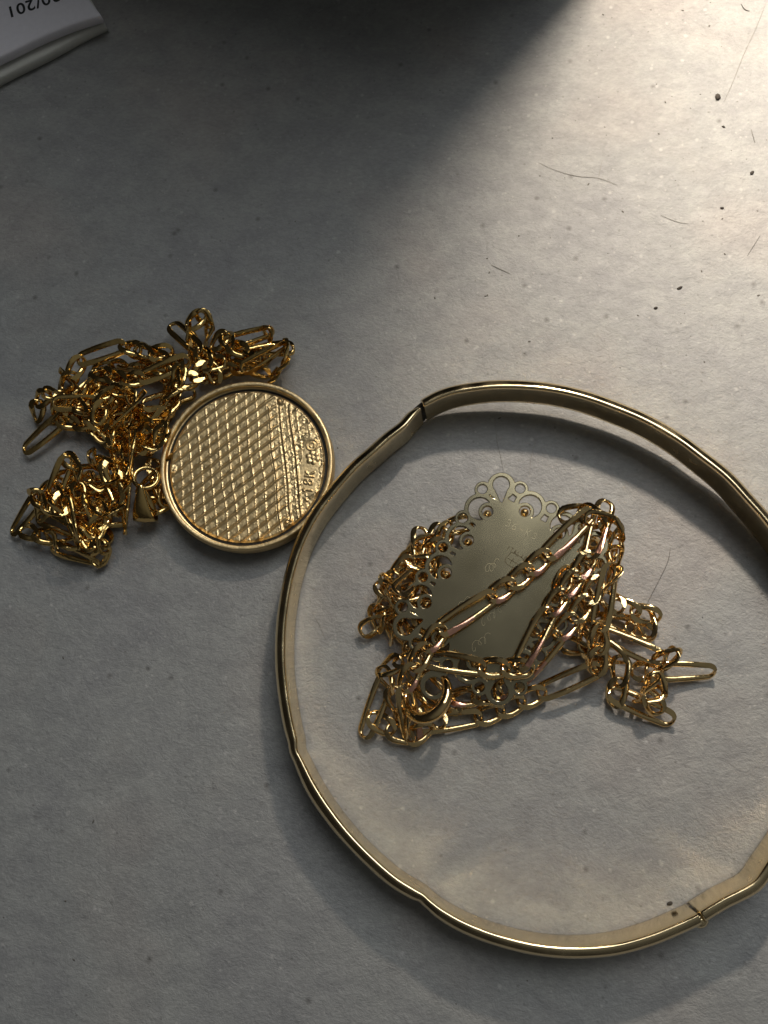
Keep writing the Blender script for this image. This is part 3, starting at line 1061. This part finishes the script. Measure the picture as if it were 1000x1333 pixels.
# ------------------------------------------------------------------ rectangular filigree pendant
def build_pendant():
    zp = 0.36
    cpx = np.array((651.4, 762.4))
    ud = np.array((0.552, -0.834))
    vd = np.array((0.834, 0.552))
    C0 = P(*cpx, zp)
    U = (P(*(cpx + ud * 100), zp) - P(*(cpx - ud * 100), zp)) / 200
    V = (P(*(cpx + vd * 80), zp) - P(*(cpx - vd * 80), zp)) / 160
    s = (U.length + V.length) / 2
    root = empty('filigree_pendant', (C0.x, C0.y, 0))
    tag(root, 'flat rectangular gold pendant lying face down with pierced scroll edge under the draped chain', 'pendant')
    circ = lambda X, Y, x, y, r: np.hypot(X - x, Y - y) - r

    def f(X, Y):
        # rounded core
        qx, qy = np.abs(X) - 92, np.abs(Y) - 62
        d = np.hypot(np.maximum(qx, 0), np.maximum(qy, 0)) + np.minimum(np.maximum(qx, qy), 0) - 10
        solid, holes, scroll, pin = d, np.full(X.shape, 1e9), np.full(X.shape, 1e9), np.full(X.shape, 1e9)
        for sv in (-1, 1):
            for u in (-70, -23.5, 23.5, 70):
                solid = np.minimum(solid, circ(X, Y, u, sv * 78, 22))
                holes = np.minimum(holes, circ(X, Y, u, sv * 79, 15))
                sg = 1 if u > 0 else -1
                scroll = np.minimum(scroll, circ(X, Y, u + sg * 2.5, sv * 68, 12.5))
                pin = np.minimum(pin, circ(X, Y, u + sg * 2.5, sv * 68.5, 7))
            for u in (-94, -47, 0, 47, 94):
                solid = np.minimum(solid, circ(X, Y, u, sv * 90, 11.5))
                pin = np.minimum(pin, circ(X, Y, u, sv * 91, 6.2))
        for su in (-1, 1):
            for v in (-25, 25):
                solid = np.minimum(solid, circ(X, Y, su * 108, v, 22))
                holes = np.minimum(holes, circ(X, Y, su * 109, v, 15))
                scroll = np.minimum(scroll, circ(X, Y, su * 99, v + (2 if v > 0 else -2), 12.5))
                pin = np.minimum(pin, circ(X, Y, su * 99.5, v + (2 if v > 0 else -2), 7))
            for v in (-49, 0, 49):
                solid = np.minimum(solid, circ(X, Y, su * 121, v, 11.5))
                pin = np.minimum(pin, circ(X, Y, su * 122, v, 6.2))
            for sv in (-1, 1):
                solid = np.minimum(solid, circ(X, Y, su * 111, sv * 72, 19))
                holes = np.minimum(holes, circ(X, Y, su * 113, sv * 73.5, 10.8))
                # tapered throat of the corner opening
                dx, dy = su * (np.array(X)) - 113, sv * (np.array(Y)) - 73.5
                al = -(dx * .82 + dy * .57)
                ac = np.abs(-dx * .57 + dy * .82)
                holes = np.minimum(holes, np.maximum(ac - (11 - al * .42), np.maximum(-al, al - 24)))
        # scroll attaches to the core
        inner = np.maximum(np.abs(X) - 92, np.abs(Y) - 62)
        holes = np.maximum(holes, -scroll)
        holes = np.maximum(holes, -(np.maximum(np.abs(X) - 86, np.abs(Y) - 55)))
        d = np.maximum(solid, -holes)
        d = np.maximum(d, -pin)
        # ear for the bail
        ear = np.minimum(circ(X, Y, -152, 0, 19), np.maximum(np.abs(Y) - 7, np.maximum(-X - 150, X + 125)))
        ear = np.maximum(ear, -circ(X, Y, -154, 0, 11))
        ear = np.maximum(ear, -circ(X, Y, -122, 0, 6.2))
        return np.minimum(d, ear)

    M = Matrix(((U.x, V.x, 0, C0.x), (U.y, V.y, 0, C0.y), (0, 0, -s, zp), (0, 0, 0, 1)))
    M = Matrix(((U.x, -V.x, 0, C0.x), (U.y, -V.y, 0, C0.y), (0, 0, s, zp), (0, 0, 0, 1)))
    # the v axis points down in the photograph; flipping it keeps the map right-handed
    g = lambda X, Y: f(X, -Y)
    cut_plate('back_plate', g, (-180, 140, -112, 112), 0.8, 6.2, 1.0, G_PLATE, root, M)

    def L(u, v, z):
        q = C0 + U * u + V * v
        return Vector((q.x, q.y, z))
    # the front frame below the plate: a stepped plinth and its border of beads
    def block(name, hu, hv, r, z0, z1, mat):
        ring = []
        for (sx_, sy_, a0) in ((1, 1, 0), (-1, 1, 90), (-1, -1, 180), (1, -1, 270)):
            for k in range(5):
                a = R(a0 + 22.5 * k)
                ring.append((sx_ * (hu - r) + r * math.cos(a), sy_ * (hv - r) + r * math.sin(a)))
        m = len(ring)
        verts = [L(u, v, z) for z in (z0, z1) for (u, v) in ring]
        faces = [(k, (k + 1) % m, m + (k + 1) % m, m + k) for k in range(m)] + [tuple(range(m)), tuple(range(2 * m - 1, m - 1, -1))]
        o = mesh(name, verts, faces, mat, None, False)
        o.parent = root
        o.matrix_parent_inverse = Matrix.Translation(root.location).inverted()
    block('front_plinth', 82, 50, 18, 0.10, zp - 0.022, G_CHAIN2)

    def bead_me():
        v, fcs = [], []
        n1, n2 = 7, 12
        for i in range(n1 + 1):
            for j in range(n2):
                a, b_ = math.pi * i / n1, 2 * math.pi * j / n2
                v.append((math.sin(a) * math.cos(b_), math.sin(a) * math.sin(b_), math.cos(a)))
        for i in range(n1):
            for j in range(n2):
                fcs.append((i * n2 + j, (i + 1) * n2 + j, (i + 1) * n2 + (j + 1) % n2, i * n2 + (j + 1) % n2))
        me_ = bpy.data.meshes.new('bead')
        me_.from_pydata(v, [], fcs)
        me_.materials.append(G_CHAIN)
        me_.polygons.foreach_set('use_smooth', [True] * len(fcs))
        return me_
    bm_ = bead_me()
    spots = [(u, sv * 68) for sv in (-1, 1) for u in (-72, -26, 26, 72)] + [(su * 99.5, v) for su in (-1, 1) for v in (-27, 27)]
    for u, v in spots:
        o = bpy.data.objects.new('bead', bm_)
        COL.objects.link(o)
        o.parent = root
        q = L(u, v, zp - (0.035 if (u, v) in ((99.5, -27), (72, 68)) else 0.085))
        o.location = q - root.location
        o.scale = (0.048,) * 3
    # scratched assay marks and the small stamped panel
    strokes = []
    T = lambda *a, **k: strokes.extend(glyph_lines(*a, **k))
    to = lambda x, y: ((np.array((x, y)) - cpx) @ ud, -((np.array((x, y)) - cpx) @ vd))

    def scr(text, x, y, size, ang_px, adv=.85):
        """ang_px: reading direction in the photograph, degrees anticlockwise."""
        u, v = to(x, y)
        base = math.degrees(math.atan2(0.834, 0.552))
        strokes.extend(glyph_lines(text, u, v, size, ang_px - base, adv))
    scr('36-K', 657, 683, 12, -28, 1.0)
    scr('0', 730, 731, 8, -20)
    scr('0', 682, 766, 7, -20)
    scr('3', 692, 700, 10, -30)
    # looped scribbles of a scratched inventory note
    rs = random.Random(3)
    for (x, y, n_, dx, dy) in ((633, 742, 3, 5, -3), (598, 790, 2, 6, -4), (628, 810, 4, 7, -5), (616, 842, 3, 7, -5)):
        ln = []
        for k in range(n_ * 10):
            t_ = k / 10
            q = (x + dx * t_ + 3.2 * math.cos(t_ * 6.28) * (1 + .3 * math.sin(t_ * 2.1)), y + dy * t_ + 4.6 * math.sin(t_ * 6.28) * (1 + .4 * math.sin(t_ * 3.3 + x)))
            ln.append(to(*q))
        strokes.append(np.array(ln))

    def flat(name, lines, wpx, z, mat):
        verts, faces = [], []
        for ln in lines:
            ln = catmull([(x, y, 0) for x, y in ln], 3)[:, :2] if len(ln) > 3 else ln
            for (x0, y0), (x1, y1) in zip(ln[:-1], ln[1:]):
                d = np.array((x1 - x0, y1 - y0))
                l = np.hypot(*d)
                if l < 1e-6:
                    continue
                nrm = np.array((-d[1], d[0])) / l * wpx / 2
                i = len(verts)
                for (x, y) in ((x0 + nrm[0], y0 + nrm[1]), (x1 + nrm[0], y1 + nrm[1]), (x1 - nrm[0], y1 - nrm[1]), (x0 - nrm[0], y0 - nrm[1])):
                    verts.append(L(x, -y, z))
                faces.append((i, i + 3, i + 2, i + 1))
        o = mesh(name, verts, faces, mat, None, False)
        o.parent = root
        o.matrix_parent_inverse = Matrix.Translation(root.location).inverted()
        return o
    ztop = zp + 3.1 * s
    sc_ = flat('engraved_numbers', strokes, 0.12, ztop + 0.0015, G_SCR)
    sc_['kind'] = 'stuff'
    strokes = []
    scr('ITALI8', 659, 715, 5.5, -32, .95)
    bx = [to(x, y) for x, y in ((666, 719), (682, 729), (673, 741), (657, 731), (666, 719))]
    strokes.append(np.array(bx))
    bx2 = [to(x, y) for x, y in ((664, 722), (660, 728))]
    for a_, b2 in (((669, 727), (664, 734)), ((676, 729), (673, 731)), ((669, 737), (667, 739)), ((661, 727), (676, 736))):
        strokes.append(np.array([to(*a_), to(*b2)]))
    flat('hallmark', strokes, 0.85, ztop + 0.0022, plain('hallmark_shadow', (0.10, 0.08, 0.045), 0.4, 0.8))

    # bail: heavy tapered ring through the ear
    c = P(555, 905, 0.33)
    nrm = Vector((-0.45, 0.35, 0.85)).normalized()
    a = Vector((1, -0.75, 0)); a = (a - nrm * a.dot(nrm)).normalized()
    b_ = nrm.cross(a)
    n = 48
    pts = [c + (a * math.cos(2 * math.pi * k / n) + b_ * math.sin(2 * math.pi * k / n)) * 0.255 for k in range(n)]
    rads = [0.032 + 0.036 * (0.5 + 0.5 * math.cos(2 * math.pi * k / n + .35)) ** 1.3 for k in range(n)]
    t = tube('bail_ring', pts, rads, G_CHAIN, None, 16, True)
    t.parent = root
    t.matrix_parent_inverse = Matrix.Translation(root.location).inverted()


# ------------------------------------------------------------------ hairs, fibres and crumbs
def build_debris():
    hm = plain('hair', (0.10, 0.092, 0.085), 0.45)
    hm2 = plain('pale_fibre', (0.25, 0.235, 0.21), 0.6)

    def hair(name, pts, rad, label, cat, mat=None, group=None):
        c = catmull([tuple(P(x, y, 0.004 + 0.004 * abs(math.sin(i * 1.7)))) for i, (x, y) in enumerate(pts)], 8)
        n = len(c)
        rads = [rad * 0.55 * (0.35 + 0.65 * math.sin(math.pi * min(max(i / (n - 1), .04), .96)) ** .5) for i in range(n)]
        o = tube(name, c, rads, mat or hm, None, 6)
        tag(o, label, cat, group)
    hair('hair', [(873, 712), (870, 730), (860, 752), (848, 775), (840, 792)], .0050, 'short curved dark hair on the counter to the right of the pendant', 'hair')
    hair('hair', [(644, 540), (647, 572), (652, 595), (656, 614)], .0035, 'fine hair running down from the bangle to the top lobe of the pendant', 'hair', hm2)
    hair('hair', [(700, 570), (694, 585), (691, 602), (689, 620)], .0032, 'short fine hair just right of the pendant top lobe', 'hair', hm2)
    hair('hair', [(405, 796), (415, 812), (424, 833)], .0038, 'tiny straight hair inside the left arc of the bangle', 'hair', hm2)
    hair('hair', [(702, 212), (725, 222), (750, 229), (780, 232), (804, 241)], .0045, 'faint wavy hair across the brightly lit part of the counter', 'hair', hm2)
    hair('hair', [(779, 235), (781, 222), (784, 209)], .0035, 'short upright hair crossing the faint wavy hair', 'hair', hm2)
    hair('hair', [(860, 280), (880, 288), (896, 291)], .0045, 'short hair lying flat in the bright area at right', 'hair', hm2)
    hair('hair', [(973, 333), (980, 322), (990, 306)], .0055, 'short dark hair near the right edge of the picture', 'hair')
    hair('hair', [(998, 2), (985, 35), (968, 72), (955, 105), (943, 132)], .0055, 'long straight hair running to the dark crumb at top right', 'hair', hm2)
    hair('hair', [(820, 1196), (832, 1203), (844, 1208)], .0040, 'tiny straight hair inside the bottom arc of the bangle', 'hair', hm2)
    hair('hair', [(640, 345), (651, 350), (664, 356)], .006, 'blurred short fibre left of the bright area', 'hair', hm2)
    hair('hair', [(965, 5), (970, 12), (976, 14)], .010, 'dark bent fibre at the very top right', 'hair')
    hair('hair', [(978, 168), (981, 178), (983, 186)], .006, 'short dark fibre below the large crumb', 'hair')

    # crumbs: one irregular lump each
    def crumb(verts, faces, c, r, el, ang, rs):
        i0 = len(verts)
        n1, n2 = 4, 7
        for i in range(n1 + 1):
            for j in range(n2):
                a, b_ = math.pi * i / n1, 2 * math.pi * j / n2
                k = r * rs.uniform(.75, 1.2)
                x, y, z = math.sin(a) * math.cos(b_) * k * el, math.sin(a) * math.sin(b_) * k, math.cos(a) * k * .6
                verts.append((c.x + x * math.cos(ang) - y * math.sin(ang), c.y + x * math.sin(ang) + y * math.cos(ang), max(0.001, c.z + z + r * .3)))
        for i in range(n1):
            for j in range(n2):
                faces.append((i0 + i * n2 + j, i0 + (i + 1) * n2 + j, i0 + (i + 1) * n2 + (j + 1) % n2, i0 + i * n2 + (j + 1) % n2))
    dm = plain('dark_crumb', (0.05, 0.042, 0.035), 0.8)
    rs = random.Random(5)
    named = [((934, 127), .036, 1.5, 1.5, 'largest dark crumb beside the long straight hair at top right', 0),
             ((885, 375), .020, 1.8, .5, 'dark oblong crumb low in the bright area', 0),
             ((854, 401), .018, 1.5, .4, 'small dark crumb below left of the oblong crumb', 0),
             ((979, 225), .020, 1.8, 1.0, 'dark slanting crumb near the right edge', 0),
             ((584, 1192), .024, 1.4, -.3, 'black crumb outside the bottom left arc of the bangle', 0),
             ((872, 1176), .020, 1.6, .4, 'brown crumb inside the bangle left of the hinge', 0),
             ((942, 165), .016, 1.6, -.5, 'small brown crumb just below the largest crumb', 0),
             ((940, 271), .018, 1.2, 0, 'round dark crumb in the bright area at right', 0)]
    for (q, r, el, ang, lab, _) in named:
        v, fcs = [], []
        crumb(v, fcs, P(*q, 0), r, el, ang, rs)
        tag(mesh('crumb', v, fcs, dm), lab, 'crumb')
    v, fcs = [], []
    for k in range(150):
        x = rs.uniform(560, 1010)
        y = rs.uniform(0, 500)
        if k > 105:
            x, y = rs.uniform(0, 1000), rs.uniform(0, 1333)
        if k <= 105 and x < 760 - y * .4:
            continue
        crumb(v, fcs, P(x, y, 0), rs.choice((.004, .005, .006, .009)), rs.uniform(1, 2.2), rs.uniform(0, 3.14), rs)
    o = mesh('dust', v, fcs, plain('dust_speck', (0.13, 0.12, 0.105), 0.85))
    tag(o, 'scattered tiny dark dust specks over the counter', 'dust', kind='stuff')


build_table()
build_shade_blocker()
build_paper()
build_bangle()
build_left_chain()
build_right_chain()
build_medallion()
build_pendant()
build_debris()
